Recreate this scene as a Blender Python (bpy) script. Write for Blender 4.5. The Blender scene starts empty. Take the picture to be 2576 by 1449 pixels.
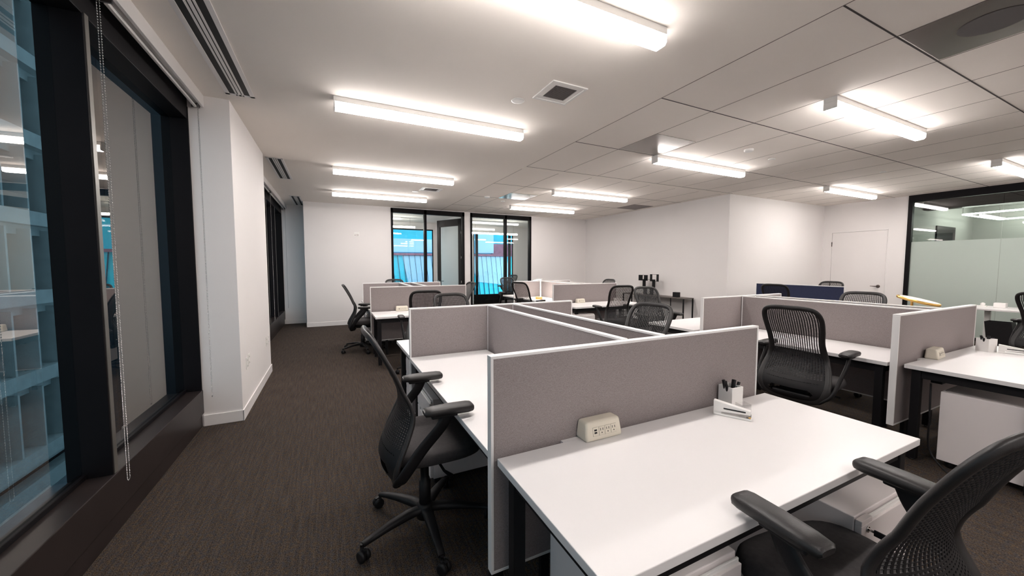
import bpy, math, random
from mathutils import Vector, Matrix
random.seed(7)
scene = bpy.context.scene
COL = scene.collection
PI = math.pi
R = math.radians

# ------------------------------------------------------------ camera, world, exposure
cam_d = bpy.data.cameras.new('camera'); cam = bpy.data.objects.new('camera', cam_d); COL.objects.link(cam)
cam_d.sensor_width = 36.0; cam_d.lens = 934.0 / 2576.0 * 36.0; cam_d.clip_start = 0.02; cam_d.clip_end = 300
cam.location = (0, 0, 1.5); cam.rotation_euler = (R(90 - 3.5), 0, R(-25.8))
scene.camera = cam
scene.view_settings.view_transform = 'Standard'; scene.view_settings.look = 'None'
scene.view_settings.gamma = 1.0; scene.view_settings.use_curve_mapping = False
scene.view_settings.exposure = 1.34
w = bpy.data.worlds.new('world'); scene.world = w; w.use_nodes = True
bg = w.node_tree.nodes['Background']
bg.inputs[0].default_value = (0.66, 0.85, 1.0, 1); bg.inputs[1].default_value = 1.0
LAMP = 20.0                      # emission of the ceiling fixtures' lenses

# ------------------------------------------------------------ materials
M = {}
def mat(name, col, rough=0.5, metal=0.0, emit=None, es=0.0, spec=0.5, trans=0.0, bump=None, var=None):
    m = bpy.data.materials.new(name); m.use_nodes = True
    nt = m.node_tree; b = nt.nodes['Principled BSDF']
    b.inputs['Base Color'].default_value = (*col, 1); b.inputs['Roughness'].default_value = rough
    b.inputs['Metallic'].default_value = metal; b.inputs['Specular IOR Level'].default_value = spec
    if trans: b.inputs['Transmission Weight'].default_value = trans
    if emit: b.inputs['Emission Color'].default_value = (*emit, 1); b.inputs['Emission Strength'].default_value = es
    if bump or var:
        tc = nt.nodes.new('ShaderNodeTexCoord'); mp = nt.nodes.new('ShaderNodeMapping')
        nt.links.new(tc.outputs['Object'], mp.inputs[0])
        n = nt.nodes.new('ShaderNodeTexNoise'); nt.links.new(mp.outputs[0], n.inputs['Vector'])
        sc, st, stretch = bump if bump else (var[0], 0, (1, 1, 1))
        mp.inputs['Scale'].default_value = stretch; n.inputs['Scale'].default_value = sc; n.inputs['Detail'].default_value = 4
        if bump:
            bp = nt.nodes.new('ShaderNodeBump'); bp.inputs['Strength'].default_value = st; bp.inputs['Distance'].default_value = 0.002
            nt.links.new(n.outputs['Fac'], bp.inputs['Height']); nt.links.new(bp.outputs[0], b.inputs['Normal'])
        if var:
            n2 = nt.nodes.new('ShaderNodeTexNoise'); n2.inputs['Scale'].default_value = var[0]; n2.inputs['Detail'].default_value = 5
            nt.links.new(mp.outputs[0], n2.inputs['Vector'])
            cr = nt.nodes.new('ShaderNodeValToRGB'); e = cr.color_ramp.elements
            e[0].position = 0.3; e[1].position = 0.7
            e[0].color = (*[c * (1 - var[1]) for c in col], 1); e[1].color = (*[min(1, c * (1 + var[1])) for c in col], 1)
            nt.links.new(n2.outputs['Fac'], cr.inputs[0]); nt.links.new(cr.outputs[0], b.inputs['Base Color'])
    M[name] = m
    return m
mat('wall_paint', (0.79, 0.755, 0.74), 0.6, bump=(60, .12, (1, 1, 1)), var=(0.8, .015))
mat('ceiling_paint', (0.91, 0.85, 0.79), 0.8, bump=(80, .15, (1, 1, 1)), var=(0.7, .015))
mat('ceiling_tile', (0.90, 0.84, 0.785), 0.85, bump=(220, .4, (1, 1, 1)), var=(0.9, .025))
mat('tile_joint_dark', (0.05, 0.04, 0.04), 0.8)
mat('tile_joint', (0.22, 0.19, 0.175), 0.8)
mat('white_trim', (0.82, 0.79, 0.775), 0.35, var=(2, .01))
mat('laminate', (0.77, 0.745, 0.74), 0.38, var=(3, .008))
mat('laminate_edge', (0.62, 0.53, 0.52), 0.45, var=(3, .01))
mat('panel_frame', (0.86, 0.84, 0.83), 0.35, var=(3, .008))
mat('panel_side', (0.66, 0.575, 0.565), 0.45, var=(3, .01))
mat('cabinet_white', (0.78, 0.72, 0.71), 0.4, var=(3, .01))
mat('black_metal', (0.007, 0.006, 0.007), 0.5, spec=0.25, var=(4, .1))
mat('black_frame', (0.006, 0.005, 0.006), 0.5, spec=0.12, var=(4, .1))
mat('sill_bronze', (0.022, 0.016, 0.015), 0.38, spec=0.35, var=(6, .15))
mat('alu_strip', (0.20, 0.19, 0.175), 0.4, 0.6, var=(6, .1))
mat('black_plastic', (0.010, 0.009, 0.010), 0.5, spec=0.3, bump=(300, .25, (1, 1, 1)), var=(20, .1))
mat('grey_plastic', (0.020, 0.018, 0.018), 0.42, spec=0.4, bump=(300, .2, (1, 1, 1)), var=(20, .1))
mat('seat_fabric', (0.035, 0.031, 0.032), 0.85, bump=(500, .6, (1, 1, 1)), var=(60, .2))
mat('chrome', (0.55, 0.54, 0.53), 0.22, 1.0, var=(30, .03))
mat('steel', (0.30, 0.28, 0.27), 0.35, 1.0, var=(30, .05))
mat('dark_nickel', (0.16, 0.13, 0.12), 0.25, 1.0, var=(30, .05))
mat('brass', (0.80, 0.50, 0.16), 0.28, 1.0, var=(30, .05))
mat('cream_plastic', (0.72, 0.66, 0.55), 0.4, var=(10, .01))
mat('white_plastic', (0.82, 0.80, 0.775), 0.35, var=(10, .01))
mat('rim_beige', (0.30, 0.26, 0.20), 0.5)
mat('slot_black', (0.006, 0.006, 0.006), 0.6)
mat('metal_panel', (0.32, 0.29, 0.275), 0.22, 0.75, var=(5, .04))
mat('speaker_grey', (0.22, 0.19, 0.185), 0.5, 0.3, bump=(900, .5, (1, 1, 1)))
mat('speaker_mesh', (0.10, 0.085, 0.085), 0.7, bump=(900, .5, (1, 1, 1)))
mat('navy', (0.012, 0.018, 0.055), 0.8, bump=(600, .4, (1, 1, 1)), var=(90, .15))
mat('frost_mark', (0.9, 0.9, 0.9), 0.5)
mat('grey_wall', (0.42, 0.42, 0.40), 0.7, var=(1, .03))
mat('walnut', (0.50, 0.20, 0.05), 0.45, bump=(30, .3, (1, 8, 1)), var=(25, .25))
mat('concrete_ext', (0.46, 0.49, 0.48), 0.85, bump=(25, .5, (1, 1, 1)), var=(2.2, .12))
mat('dark_stone', (0.03, 0.035, 0.045), 0.8, var=(1, .2))
mat('dark_glass_ext', (0.010, 0.011, 0.014), 0.6, spec=0.08)
mat('plaza', (0.16, 0.18, 0.20), 0.9, bump=(14, .5, (1, 1, 1)), var=(1.5, .2))
mat('cyan_clad', (0.03, 0.66, 0.86), 0.5, var=(1.2, .10))
mat('pale_clad', (0.42, 0.66, 0.86), 0.5, var=(1.2, .06))
mat('brick_clad', (0.30, 0.12, 0.18), 0.8, var=(5, .25))
mat('teal_clad', (0.03, 0.50, 0.66), 0.5, var=(1.2, .10))
mat('seam_dark', (0.02, 0.06, 0.12), 0.6)
mat('lens', (0.9, 0.9, 0.88), 0.4, emit=(1.0, 0.945, 0.915), es=LAMP)
mat('lens_office', (0.9, 0.9, 0.88), 0.4, emit=(1.0, 0.97, 0.93), es=18.0)
def lens_profile():
    nt = M['lens'].node_tree; b = nt.nodes['Principled BSDF']            # the lens throws most of its light downwards
    g = nt.nodes.new('ShaderNodeNewGeometry'); sp = nt.nodes.new('ShaderNodeSeparateXYZ'); nt.links.new(g.outputs['True Normal'], sp.inputs[0])
    mr = nt.nodes.new('ShaderNodeMapRange'); mr.inputs[1].default_value = 0.0; mr.inputs[2].default_value = -1.0
    mr.inputs[3].default_value = LAMP * .27; mr.inputs[4].default_value = LAMP * 1.30
    nt.links.new(sp.outputs[2], mr.inputs[0]); nt.links.new(mr.outputs[0], b.inputs['Emission Strength'])
lens_profile()
mat('lens_desk', (0.9, 0.9, 0.85), 0.4, emit=(1.0, 0.94, 0.84), es=280.0)
mat('wood_grey', (0.13, 0.11, 0.10), 0.5, var=(6, .1))

def fabric():
    m = bpy.data.materials.new('panel_fabric'); m.use_nodes = True; nt = m.node_tree; b = nt.nodes['Principled BSDF']
    b.inputs['Roughness'].default_value = 0.9; b.inputs['Specular IOR Level'].default_value = 0.2
    tc = nt.nodes.new('ShaderNodeTexCoord')
    outs = []
    for sx, sz in ((160, 900), (900, 160)):
        mp = nt.nodes.new('ShaderNodeMapping'); mp.inputs['Scale'].default_value = (sx, sx, sz)
        n = nt.nodes.new('ShaderNodeTexNoise'); n.inputs['Scale'].default_value = 1.0; n.inputs['Detail'].default_value = 3
        nt.links.new(tc.outputs['Object'], mp.inputs[0]); nt.links.new(mp.outputs[0], n.inputs['Vector']); outs.append(n)
    ad = nt.nodes.new('ShaderNodeMath'); ad.operation = 'ADD'
    nt.links.new(outs[0].outputs['Fac'], ad.inputs[0]); nt.links.new(outs[1].outputs['Fac'], ad.inputs[1])
    ml = nt.nodes.new('ShaderNodeMath'); ml.operation = 'MULTIPLY'; ml.inputs[1].default_value = 0.5
    nt.links.new(ad.outputs[0], ml.inputs[0])
    cr = nt.nodes.new('ShaderNodeValToRGB'); e = cr.color_ramp.elements
    e[0].position = 0.32; e[0].color = (0.20, 0.170, 0.170, 1); e[1].position = 0.68; e[1].color = (0.40, 0.348, 0.345, 1)
    nt.links.new(ml.outputs[0], cr.inputs[0]); nt.links.new(cr.outputs[0], b.inputs['Base Color'])
    bp = nt.nodes.new('ShaderNodeBump'); bp.inputs['Strength'].default_value = 0.3; bp.inputs['Distance'].default_value = 0.001
    nt.links.new(ml.outputs[0], bp.inputs['Height']); nt.links.new(bp.outputs[0], b.inputs['Normal'])
    M['panel_fabric'] = m
fabric()

def carpet():
    m = bpy.data.materials.new('carpet'); m.use_nodes = True; nt = m.node_tree; b = nt.nodes['Principled BSDF']
    b.inputs['Roughness'].default_value = 0.95; b.inputs['Specular IOR Level'].default_value = 0.1
    tc = nt.nodes.new('ShaderNodeTexCoord')
    def noise(scale, mapping, det=3):
        mp = nt.nodes.new('ShaderNodeMapping'); mp.inputs['Scale'].default_value = mapping
        n = nt.nodes.new('ShaderNodeTexNoise'); n.inputs['Scale'].default_value = scale; n.inputs['Detail'].default_value = det
        nt.links.new(tc.outputs['Object'], mp.inputs[0]); nt.links.new(mp.outputs[0], n.inputs['Vector']); return n
    loop = noise(1.0, (230, 150, 1)); rib = noise(1.0, (95, 4, 1)); big = noise(3.0, (1, 1, 1)); tint = noise(1.0, (60, 40, 1), 2)
    cr = nt.nodes.new('ShaderNodeValToRGB'); e = cr.color_ramp.elements
    e[0].position = 0.34; e[0].color = (0.010, 0.008, 0.007, 1); e[1].position = 0.68; e[1].color = (0.118, 0.098, 0.080, 1)
    s = nt.nodes.new('ShaderNodeMath'); s.operation = 'MULTIPLY_ADD'; s.inputs[1].default_value = 0.24
    nt.links.new(rib.outputs['Fac'], s.inputs[0]); 
    s2 = nt.nodes.new('ShaderNodeMath'); s2.operation = 'MULTIPLY'; s2.inputs[1].default_value = 0.76
    nt.links.new(loop.outputs['Fac'], s2.inputs[0]); nt.links.new(s2.outputs[0], s.inputs[2])
    nt.links.new(s.outputs[0], cr.inputs[0])
    hs = nt.nodes.new('ShaderNodeValToRGB'); h = hs.color_ramp.elements
    h[0].position = 0.35; h[0].color = (0.75, 0.85, 1.1, 1); h[1].position = 0.65; h[1].color = (1.2, 1.0, 0.78, 1)
    nt.links.new(tint.outputs['Fac'], hs.inputs[0])
    mx = nt.nodes.new('ShaderNodeMix'); mx.data_type = 'RGBA'; mx.blend_type = 'MULTIPLY'; mx.inputs[0].default_value = 1
    nt.links.new(cr.outputs[0], mx.inputs[6]); nt.links.new(hs.outputs[0], mx.inputs[7]); nt.links.new(mx.outputs[2], b.inputs['Base Color'])
    bp = nt.nodes.new('ShaderNodeBump'); bp.inputs['Strength'].default_value = 0.8; bp.inputs['Distance'].default_value = 0.004
    nt.links.new(s.outputs[0], bp.inputs['Height']); nt.links.new(bp.outputs[0], b.inputs['Normal'])
    M['carpet'] = m
carpet()

def glass(name, ior, tint=(1, 1, 1), rough=0.0, refl=(1, 1, 1), haze=0.0, hazecol=(.6, .66, .64)):
    m = bpy.data.materials.new(name); m.use_nodes = True; nt = m.node_tree; nt.nodes.clear()
    o = nt.nodes.new('ShaderNodeOutputMaterial'); mx = nt.nodes.new('ShaderNodeMixShader'); fr = nt.nodes.new('ShaderNodeFresnel')
    fr.inputs[0].default_value = ior
    tr = nt.nodes.new('ShaderNodeBsdfTransparent'); tr.inputs[0].default_value = (*tint, 1)
    gl = nt.nodes.new('ShaderNodeBsdfGlossy'); gl.inputs['Roughness'].default_value = rough; gl.inputs[0].default_value = (*refl, 1)
    base = tr.outputs[0]
    if haze:
        df = nt.nodes.new('ShaderNodeBsdfDiffuse'); df.inputs[0].default_value = (*hazecol, 1)
        tl = nt.nodes.new('ShaderNodeBsdfTranslucent'); tl.inputs[0].default_value = (*hazecol, 1)
        ad = nt.nodes.new('ShaderNodeMixShader'); ad.inputs[0].default_value = 0.5
        nt.links.new(df.outputs[0], ad.inputs[1]); nt.links.new(tl.outputs[0], ad.inputs[2])
        m2 = nt.nodes.new('ShaderNodeMixShader'); m2.inputs[0].default_value = haze
        nt.links.new(tr.outputs[0], m2.inputs[1]); nt.links.new(ad.outputs[0], m2.inputs[2]); base = m2.outputs[0]
    ge = nt.nodes.new('ShaderNodeNewGeometry'); iv = nt.nodes.new('ShaderNodeMath'); iv.operation = 'SUBTRACT'; iv.inputs[0].default_value = 1.0
    nt.links.new(ge.outputs['Backfacing'], iv.inputs[1]); fm_ = nt.nodes.new('ShaderNodeMath'); fm_.operation = 'MULTIPLY'
    nt.links.new(fr.outputs[0], fm_.inputs[0]); nt.links.new(iv.outputs[0], fm_.inputs[1])
    nt.links.new(fm_.outputs[0], mx.inputs[0]); nt.links.new(base, mx.inputs[1]); nt.links.new(gl.outputs[0], mx.inputs[2])
    nt.links.new(mx.outputs[0], o.inputs[0]); M[name] = m
glass('window_glass', 3.6, (0.40, 0.47, 0.49), refl=(1.0, 0.92, 0.85))
glass('office_glass', 1.6, (0.96, 0.99, 0.98))
glass('dark_office_glass', 1.8, (0.80, 0.86, 0.82))
glass('frosted_glass', 1.35, (0.80, 0.86, 0.83), 0.25, haze=0.93, hazecol=(0.70, 0.75, 0.71))
glass('clear_acrylic', 1.45, (0.93, 0.93, 0.93))

# ------------------------------------------------------------ mesh helpers
class MB:
    def __init__(s): s.v = []; s.f = []; s.sm = []
    def add(s, vs, fs, smooth=False, mx=None):
        o = len(s.v)
        s.v += [tuple(mx @ Vector(p)) if mx else tuple(p) for p in vs]
        s.f += [tuple(i + o for i in f) for f in fs]; s.sm += [smooth] * len(fs); return s
    def box(s, x0, x1, y0, y1, z0, z1, mx=None):
        vs = [(x, y, z) for z in (z0, z1) for y in (y0, y1) for x in (x0, x1)]
        return s.add(vs, [(0, 2, 3, 1), (4, 5, 7, 6), (0, 1, 5, 4), (2, 6, 7, 3), (0, 4, 6, 2), (1, 3, 7, 5)], mx=mx)
    def prism(s, poly, z0, z1, mx=None, smooth=False):
        n = len(poly); vs = [(p[0], p[1], z0) for p in poly] + [(p[0], p[1], z1) for p in poly]
        o = len(s.v)
        s.add(vs, [tuple(range(n))[::-1], tuple(range(n, 2 * n))], False, mx)
        s.f += [tuple(i + o for i in (k, (k + 1) % n, (k + 1) % n + n, k + n)) for k in range(n)]; s.sm += [smooth] * n
        return s
    def lathe(s, prof, n=24, mx=None, smooth=True):
        vs = []; fs = []
        for r, z in prof:
            for k in range(n): a = 2 * PI * k / n; vs.append((r * math.cos(a), r * math.sin(a), z))
        m = len(prof)
        for j in range(m - 1):
            for k in range(n): fs.append((j * n + k, j * n + (k + 1) % n, (j + 1) * n + (k + 1) % n, (j + 1) * n + k))
        o = len(s.v); s.add(vs, fs, smooth, mx)
        s.f += [tuple(o + k for k in range(n))[::-1], tuple(o + (m - 1) * n + k for k in range(n))]; s.sm += [False, False]
        return s
    def sweep(s, pts, rw, rh=None, n=10, up=(0, 0, 1), closed=False, mx=None, smooth=True, power=2.0):
        """tube along pts; rw/rh half width and half thickness, number or per-point list"""
        pts = [Vector(p) for p in pts]; m = len(pts); up = Vector(up)
        rw = rw if isinstance(rw, (list, tuple)) else [rw] * m
        rh = rw if rh is None else (rh if isinstance(rh, (list, tuple)) else [rh] * m)
        vs = []; fs = []
        for i, p in enumerate(pts):
            a = pts[(i - 1) % m] if (closed or i > 0) else p; b = pts[(i + 1) % m] if (closed or i < m - 1) else p
            t = (b - a).normalized(); side = t.cross(up)
            if side.length < 1e-4: side = t.cross(Vector((0, 1, 0.01)))
            side.normalize(); nn = side.cross(t).normalized()
            for k in range(n):
                q = 2 * PI * k / n; c, d = math.cos(q), math.sin(q)
                c = math.copysign(abs(c) ** (2 / power), c); d = math.copysign(abs(d) ** (2 / power), d)
                vs.append(tuple(p + side * rw[i] * c + nn * rh[i] * d))
        for j in range(m if closed else m - 1):
            for k in range(n): fs.append((j * n + k, j * n + (k + 1) % n, ((j + 1) % m) * n + (k + 1) % n, ((j + 1) % m) * n + k))
        o = len(s.v); s.add(vs, fs, smooth, mx)
        if not closed:
            s.f += [tuple(o + k for k in range(n)), tuple(o + (m - 1) * n + k for k in range(n))[::-1]]; s.sm += [False, False]
        return s
    def build(s, name, material, parent=None, bevel=0.0, loc=None, solid=0.0, seg=2, **props):
        me = bpy.data.meshes.new(name); me.from_pydata(s.v, [], s.f); me.update()
        for p, q in zip(me.polygons, s.sm): p.use_smooth = q
        me.materials.append(M[material])
        o = bpy.data.objects.new(name, me); COL.objects.link(o)
        if parent: o.parent = parent
        if loc: o.location = loc
        if solid:
            sd = o.modifiers.new('solid', 'SOLIDIFY'); sd.thickness = solid; sd.offset = 0
        if bevel:
            bv = o.modifiers.new('bevel', 'BEVEL'); bv.width = bevel; bv.segments = seg; bv.limit_method = 'ANGLE'; bv.angle_limit = R(40)
        for k, v in props.items(): o[k] = v
        return o
def bx(*a): return MB().box(*a)
def struct(name, mb, m, **k): return mb.build(name, m, kind='structure', **k)
def thing(name, label, cat, loc=(0, 0, 0), rz=0.0, group=None):
    o = bpy.data.objects.new(name, None); COL.objects.link(o); o.empty_display_size = 0.1
    o.location = loc; o.rotation_euler = (0, 0, rz); o['label'] = label; o['category'] = cat
    if group: o['group'] = group
    return o
def sroot(name, loc=(0, 0, 0)):
    o = bpy.data.objects.new(name, None); COL.objects.link(o); o.location = loc; o['kind'] = 'structure'; return o
CH = {}
def kids(o):
    return [c for c in COL.objects if c.parent == o]
def dup(root, loc, rz, label, group=None, cat=None):
    def rec(o, parent):
        c = o.copy(); COL.objects.link(c)
        if parent: c.parent = parent
        for ch in kids(o): rec(ch, c)
        return c
    r = rec(root, None); r.location = loc; r.rotation_euler = (0, 0, rz); r['label'] = label
    if group: r['group'] = group
    return r
def spline(pts, n=8, closed=False):
    out = []; m = len(pts); P = [Vector(p) for p in pts]
    for i in range(m if closed else m - 1):
        p0 = P[(i - 1) % m] if closed or i > 0 else P[0] * 2 - P[1]; p1 = P[i]; p2 = P[(i + 1) % m]
        p3 = P[(i + 2) % m] if closed or i + 2 < m else P[-1] * 2 - P[-2]
        for k in range(n):
            t = k / n
            out.append(0.5 * ((2 * p1) + (-p0 + p2) * t + (2 * p0 - 5 * p1 + 4 * p2 - p3) * t * t + (-p0 + 3 * p1 - 3 * p2 + p3) * t ** 3))
    if not closed: out.append(P[-1])
    return out
def smooth_table(tab, z):
    if z >= tab[0][0]: return tab[0][1]
    for (a, x), (b, y) in zip(tab, tab[1:]):
        if z >= b: return y + (x - y) * (z - b) / max(a - b, 1e-6)
    return tab[-1][1]

# ------------------------------------------------------------ room shell
H = 3.02
XR = 11.45; YF = 10.2; YB = -2.6; XG = -1.24
struct('floor', bx(-1.30, 15.6, YB - .1, 14.0, -0.10, 0.0), 'carpet')
struct('ceiling', bx(-1.30, 2.74, YB - .1, 11.1, H, H + .12), 'ceiling_paint')
cg = sroot('ceiling_grid'); cg.name = 'ceiling_2'
bx(2.74, XR + .1, YB - .1, 10.25, H, H + .12).build('tile_field', 'ceiling_tile', cg)
bx(2.74, 7.68, 5.16, 5.30, H - .002, H).build('smooth_band', 'ceiling_paint', cg)
gy = MB(); gx = MB()
YL = [-1.475, -0.14, 1.20, 2.54, 3.87, 6.45, 7.79, 9.12]
for y in YL: gx.box(2.74, XR if y < 5.2 else 7.68, y - .005, y + .005, H - .0015, H)
gx.box(2.74, 7.68, 5.145, 5.153, H - .0015, H)
k = 0
while 2.74 + k * .683 < XR:
    x = 2.74 + k * .683
    y1 = 10.2 if x < 7.6 else 5.2
    for (a, b) in ((YB, min(5.15, y1)), (5.31, y1)):
        if b > a: gy.box(x - .0035, x + .0035, a, b, H - .0012, H)
    k += 1
gx.build('tile_joint', 'tile_joint_dark', cg); gy.build('tile_joint', 'tile_joint', cg)

# left side: column between windows, far alcove, far wall
struct('wall_left', bx(-1.30, -.815, 4.30, 6.15, 0, H), 'wall_paint')
struct('wall_alcove', bx(-1.30, -.585, 11.0, 11.1, 0, H), 'wall_paint')
fw = MB()
fw.box(-.585, 1.41, YF, YF + .12, 0, H); fw.box(3.42, 3.60, YF, YF + .12, 0, H); fw.box(5.59, 7.80, YF, YF + .12, 0, H)
fw.box(-.585, -.465, YF + .12, 11.0, 0, H)
struct('wall_far', fw, 'wall_paint')
struct('wall_right', bx(7.68, 7.80, 5.32, 10.2, 0, H), 'wall_paint')
struct('wall_recess', bx(7.68, XR + .12, 5.20, 5.32, 0, H), 'wall_paint')
wd = MB(); wd.box(XR, XR + .12, 3.64, 3.945, 0, H); wd.box(XR, XR + .12, 5.01, 5.20, 0, H); wd.box(XR, XR + .12, 3.945, 5.01, 2.325, H)
struct('wall_door', wd, 'wall_paint')
struct('wall_back', bx(-1.30, 15.6, YB - .12, YB, 0, H), 'wall_paint')

def baseboard(name, segs):
    m = MB()
    for s in segs: m.box(*s[:4], 0, .105); 
    o = struct(name, m, 'white_trim', bevel=.003); return o
baseboard('baseboard_left', [(-1.115, -.805, 4.288, 4.30), (-.815, -.803, 4.288, 6.16)])
baseboard('baseboard_far', [(-.597, 1.40, YF - .012, YF), (5.60, 7.68, YF - .012, YF), (-.597, -.585, YF - .012, 11.0)])
baseboard('baseboard_alcove', [(-1.10, -.597, 10.988, 11.0)])
baseboard('baseboard_right', [(7.668, 7.68, 5.19, YF - .012), (7.668, XR, 5.188, 5.20), (XR - .012, XR, 5.02, 5.188), (XR - .012, XR, 3.64, 3.93)])
# corner beads give the plaster corners a fine edge
# ------------------------------------------------------------ exterior windows on the left
def ext_window(name, y0, y1, mulls, jamb0, jamb1):
    r = sroot(name)
    f = MB()
    f.box(-1.30, -1.11, y0, y1, .125, .345)                      # upper base panel and sill
    f.box(-1.30, -1.125, y0, y1, 0, .120)                        # kick
    f.build('sill', 'sill_bronze', r, bevel=.004)
    g = MB(); g.box(-1.30, -1.12, y0, y1, 2.79, 3.0)
    if jamb0: g.box(-1.30, -1.115, y0, y0 + .02, .345, 2.9)
    if jamb1: g.box(-1.30, -1.115, y1 - .02, y1, .345, 2.9)
    g.box(-1.262, -1.225, y0, y1, .345, .372)
    g.build('frame', 'black_frame', r, bevel=.003)
    for y in mulls:
        m = bx(-1.30, -1.12, y, y + .045, .345, 2.80).build('mullion', 'black_frame', r, bevel=.002)
        bx(-1.1225, -1.1165, y + .012, y + .047, .346, 2.80).build('edge_strip', 'alu_strip', m)
    ys = [y0] + [q for y in mulls for q in (y + .001, y + .044)] + [y1]
    for a, b in zip(ys[::2], ys[1::2]): bx(XG - .004, XG + .0, a, b, .346, 2.80).build('pane', 'window_glass', r)
    return r
ext_window('window_1', YB, 4.297, [-.70, 1.02, 2.745], False, True)
ext_window('window_2', 6.153, 10.998, [7.35, 8.55, 9.75], True, True)
struct('trim_1', bx(-1.02, -1.00, YB, 4.297, 2.915, H), 'white_trim', bevel=.002)
struct('trim_2', bx(-1.02, -1.00, 6.153, 10.998, 2.915, H), 'white_trim', bevel=.002)

def bead_chain(name, y, z0, z1, parent, gap=.028, x=0.0):
    ch = MB(); r = .0036; step = .0135
    def bead(px, py, pz):
        ch.add([(px + r, py, pz), (px - r, py, pz), (px, py + r, pz), (px, py - r, pz), (px, py, pz + r), (px, py, pz - r)],
               [(0, 2, 4), (2, 1, 4), (1, 3, 4), (3, 0, 4), (2, 0, 5), (1, 2, 5), (3, 1, 5), (0, 3, 5)], True)
    z = z1
    while z > z0 + gap / 2:
        bead(x, y - gap / 2, z); bead(x, y + gap / 2, z); z -= step
    for k in range(7):
        a = PI * k / 6; bead(x, y - gap / 2 * math.cos(a), z0 + gap / 2 * (1 - math.sin(a)))
    ch.sweep([(x, y - gap / 2, z1), (x, y - gap / 2, z0 + .014)], .0008, n=4); ch.sweep([(x, y + gap / 2, z1), (x, y + gap / 2, z0 + .014)], .0008, n=4)
    return ch.build(name, 'chrome', parent)
def blind(y0, y1, cy, cz, label, gap=.028):
    t = thing('roller_blind', label, 'blind', (-1.055, y0, 2.90), 0, 'roller blinds rolled up above the windows')
    L = y1 - y0
    mx = Matrix.Translation((0, 0, .062)) @ Matrix.Rotation(-PI / 2, 4, 'X')
    MB().lathe([(.026, .02), (.026, L - .02)], 20, mx).build('rolled_fabric', 'white_trim', t)
    bx(-.010, .010, .02, L - .02, -.002, .016).build('hem_bar', 'white_plastic', t, bevel=.003)
    bx(-.03, .03, 0.002, .014, .0, .10).build('bracket', 'steel', t); bx(-.03, .03, L - .014, L - .002, .0, .10).build('bracket', 'steel', t)
    bead_chain('bead_chain', cy - y0, cz - 2.90, .06, t, gap, .028)
    return t
blind(-.68, 1.00, -.60, .35, 'rolled white blind above the window pane nearest the camera')
blind(1.06, 2.715, 2.665, .335, 'rolled white blind left of the mullion with long bead chain down to the black sill')
blind(2.80, 4.285, 4.225, .29, 'rolled white blind with bead chain hanging beside the white column', .022)
blind(6.20, 8.55, 8.45, .42, 'rolled white blind over the nearer half of the far dark window')
blind(8.60, 10.97, 10.9, .42, 'rolled white blind beside the far alcove wall')

# ------------------------------------------------------------ glazed office fronts on the far wall
def front_far(name, x0, x1, xm, door):
    r = sroot(name); z1 = 3.0; t = .085; f = MB()
    y0, y1 = YF - .02, YF + .10
    f.box(x0, x0 + .055, y0, y1, 0, z1); f.box(x1 - .065, x1, y0, y1, 0, z1); f.box(x0, x1, y0, y1, z1 - .12, z1); f.box(xm - .035, xm + .035, y0, y1, 0, z1)
    f.box(x0, xm if door else x1, y0, y1, 0, .06)
    f.build('frame', 'black_frame', r, bevel=.003)
    bx(x0 + .055, xm - .035, YF + .035, YF + .045, .06, z1 - .12).build('pane', 'office_glass', r)
    if not door: bx(xm + .035, x1 - .065, YF + .035, YF + .045, .06, z1 - .12).build('pane', 'office_glass', r)
    return r
front_far('window_3', 1.41, 3.42, 2.31, True)
front_far('window_4', 3.60, 5.59, 4.72, False)
struct('trim_3', bx(1.41, 3.42, YF, YF + .1, 3.0, H), 'wall_paint')
struct('trim_4', bx(3.60, 5.59, YF, YF + .1, 3.0, H), 'wall_paint')
# glass door swung inwards on its right-hand hinges
dr = sroot('door_1', (3.35, YF + .09, 0)); dr.rotation_euler = (0, 0, R(-62))
DW = 1.0; DH = 2.84
d = MB(); d.box(-DW, -DW + .12, 0, .045, .01, DH); d.box(-.12, 0, 0, .045, .01, DH); d.box(-DW, 0, 0, .045, DH - .20, DH); d.box(-DW, 0, 0, .045, .01, .26)
d.build('door_frame', 'grey_plastic', dr, bevel=.003)
bx(-DW + .12, -.12, .018, .026, .26, DH - .20).build('pane', 'office_glass', dr)
h = MB()
for sg in (-1, 1):
    mx = Matrix.Translation((-DW + .06, .0225 + sg * .03, 1.02)) @ Matrix.Rotation(PI / 2, 4, 'X')
    h.lathe([(.028, -.008), (.028, .008)], 20, mx); h.sweep([(-DW + .06, .0225 + sg * .03, 1.02), (-DW + .06, .0225 + sg * .06, 1.02), (-DW + .18, .0225 + sg * .06, 1.02)], .009, n=8)
h.build('door_handle', 'chrome', dr)
for z in (.45, 1.05, 1.75, 2.45):
    MB().sweep([(.008, -.004, z - .06), (.008, -.004, z + .06)], .011, n=10).build('hinge', 'chrome', dr)

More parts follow.
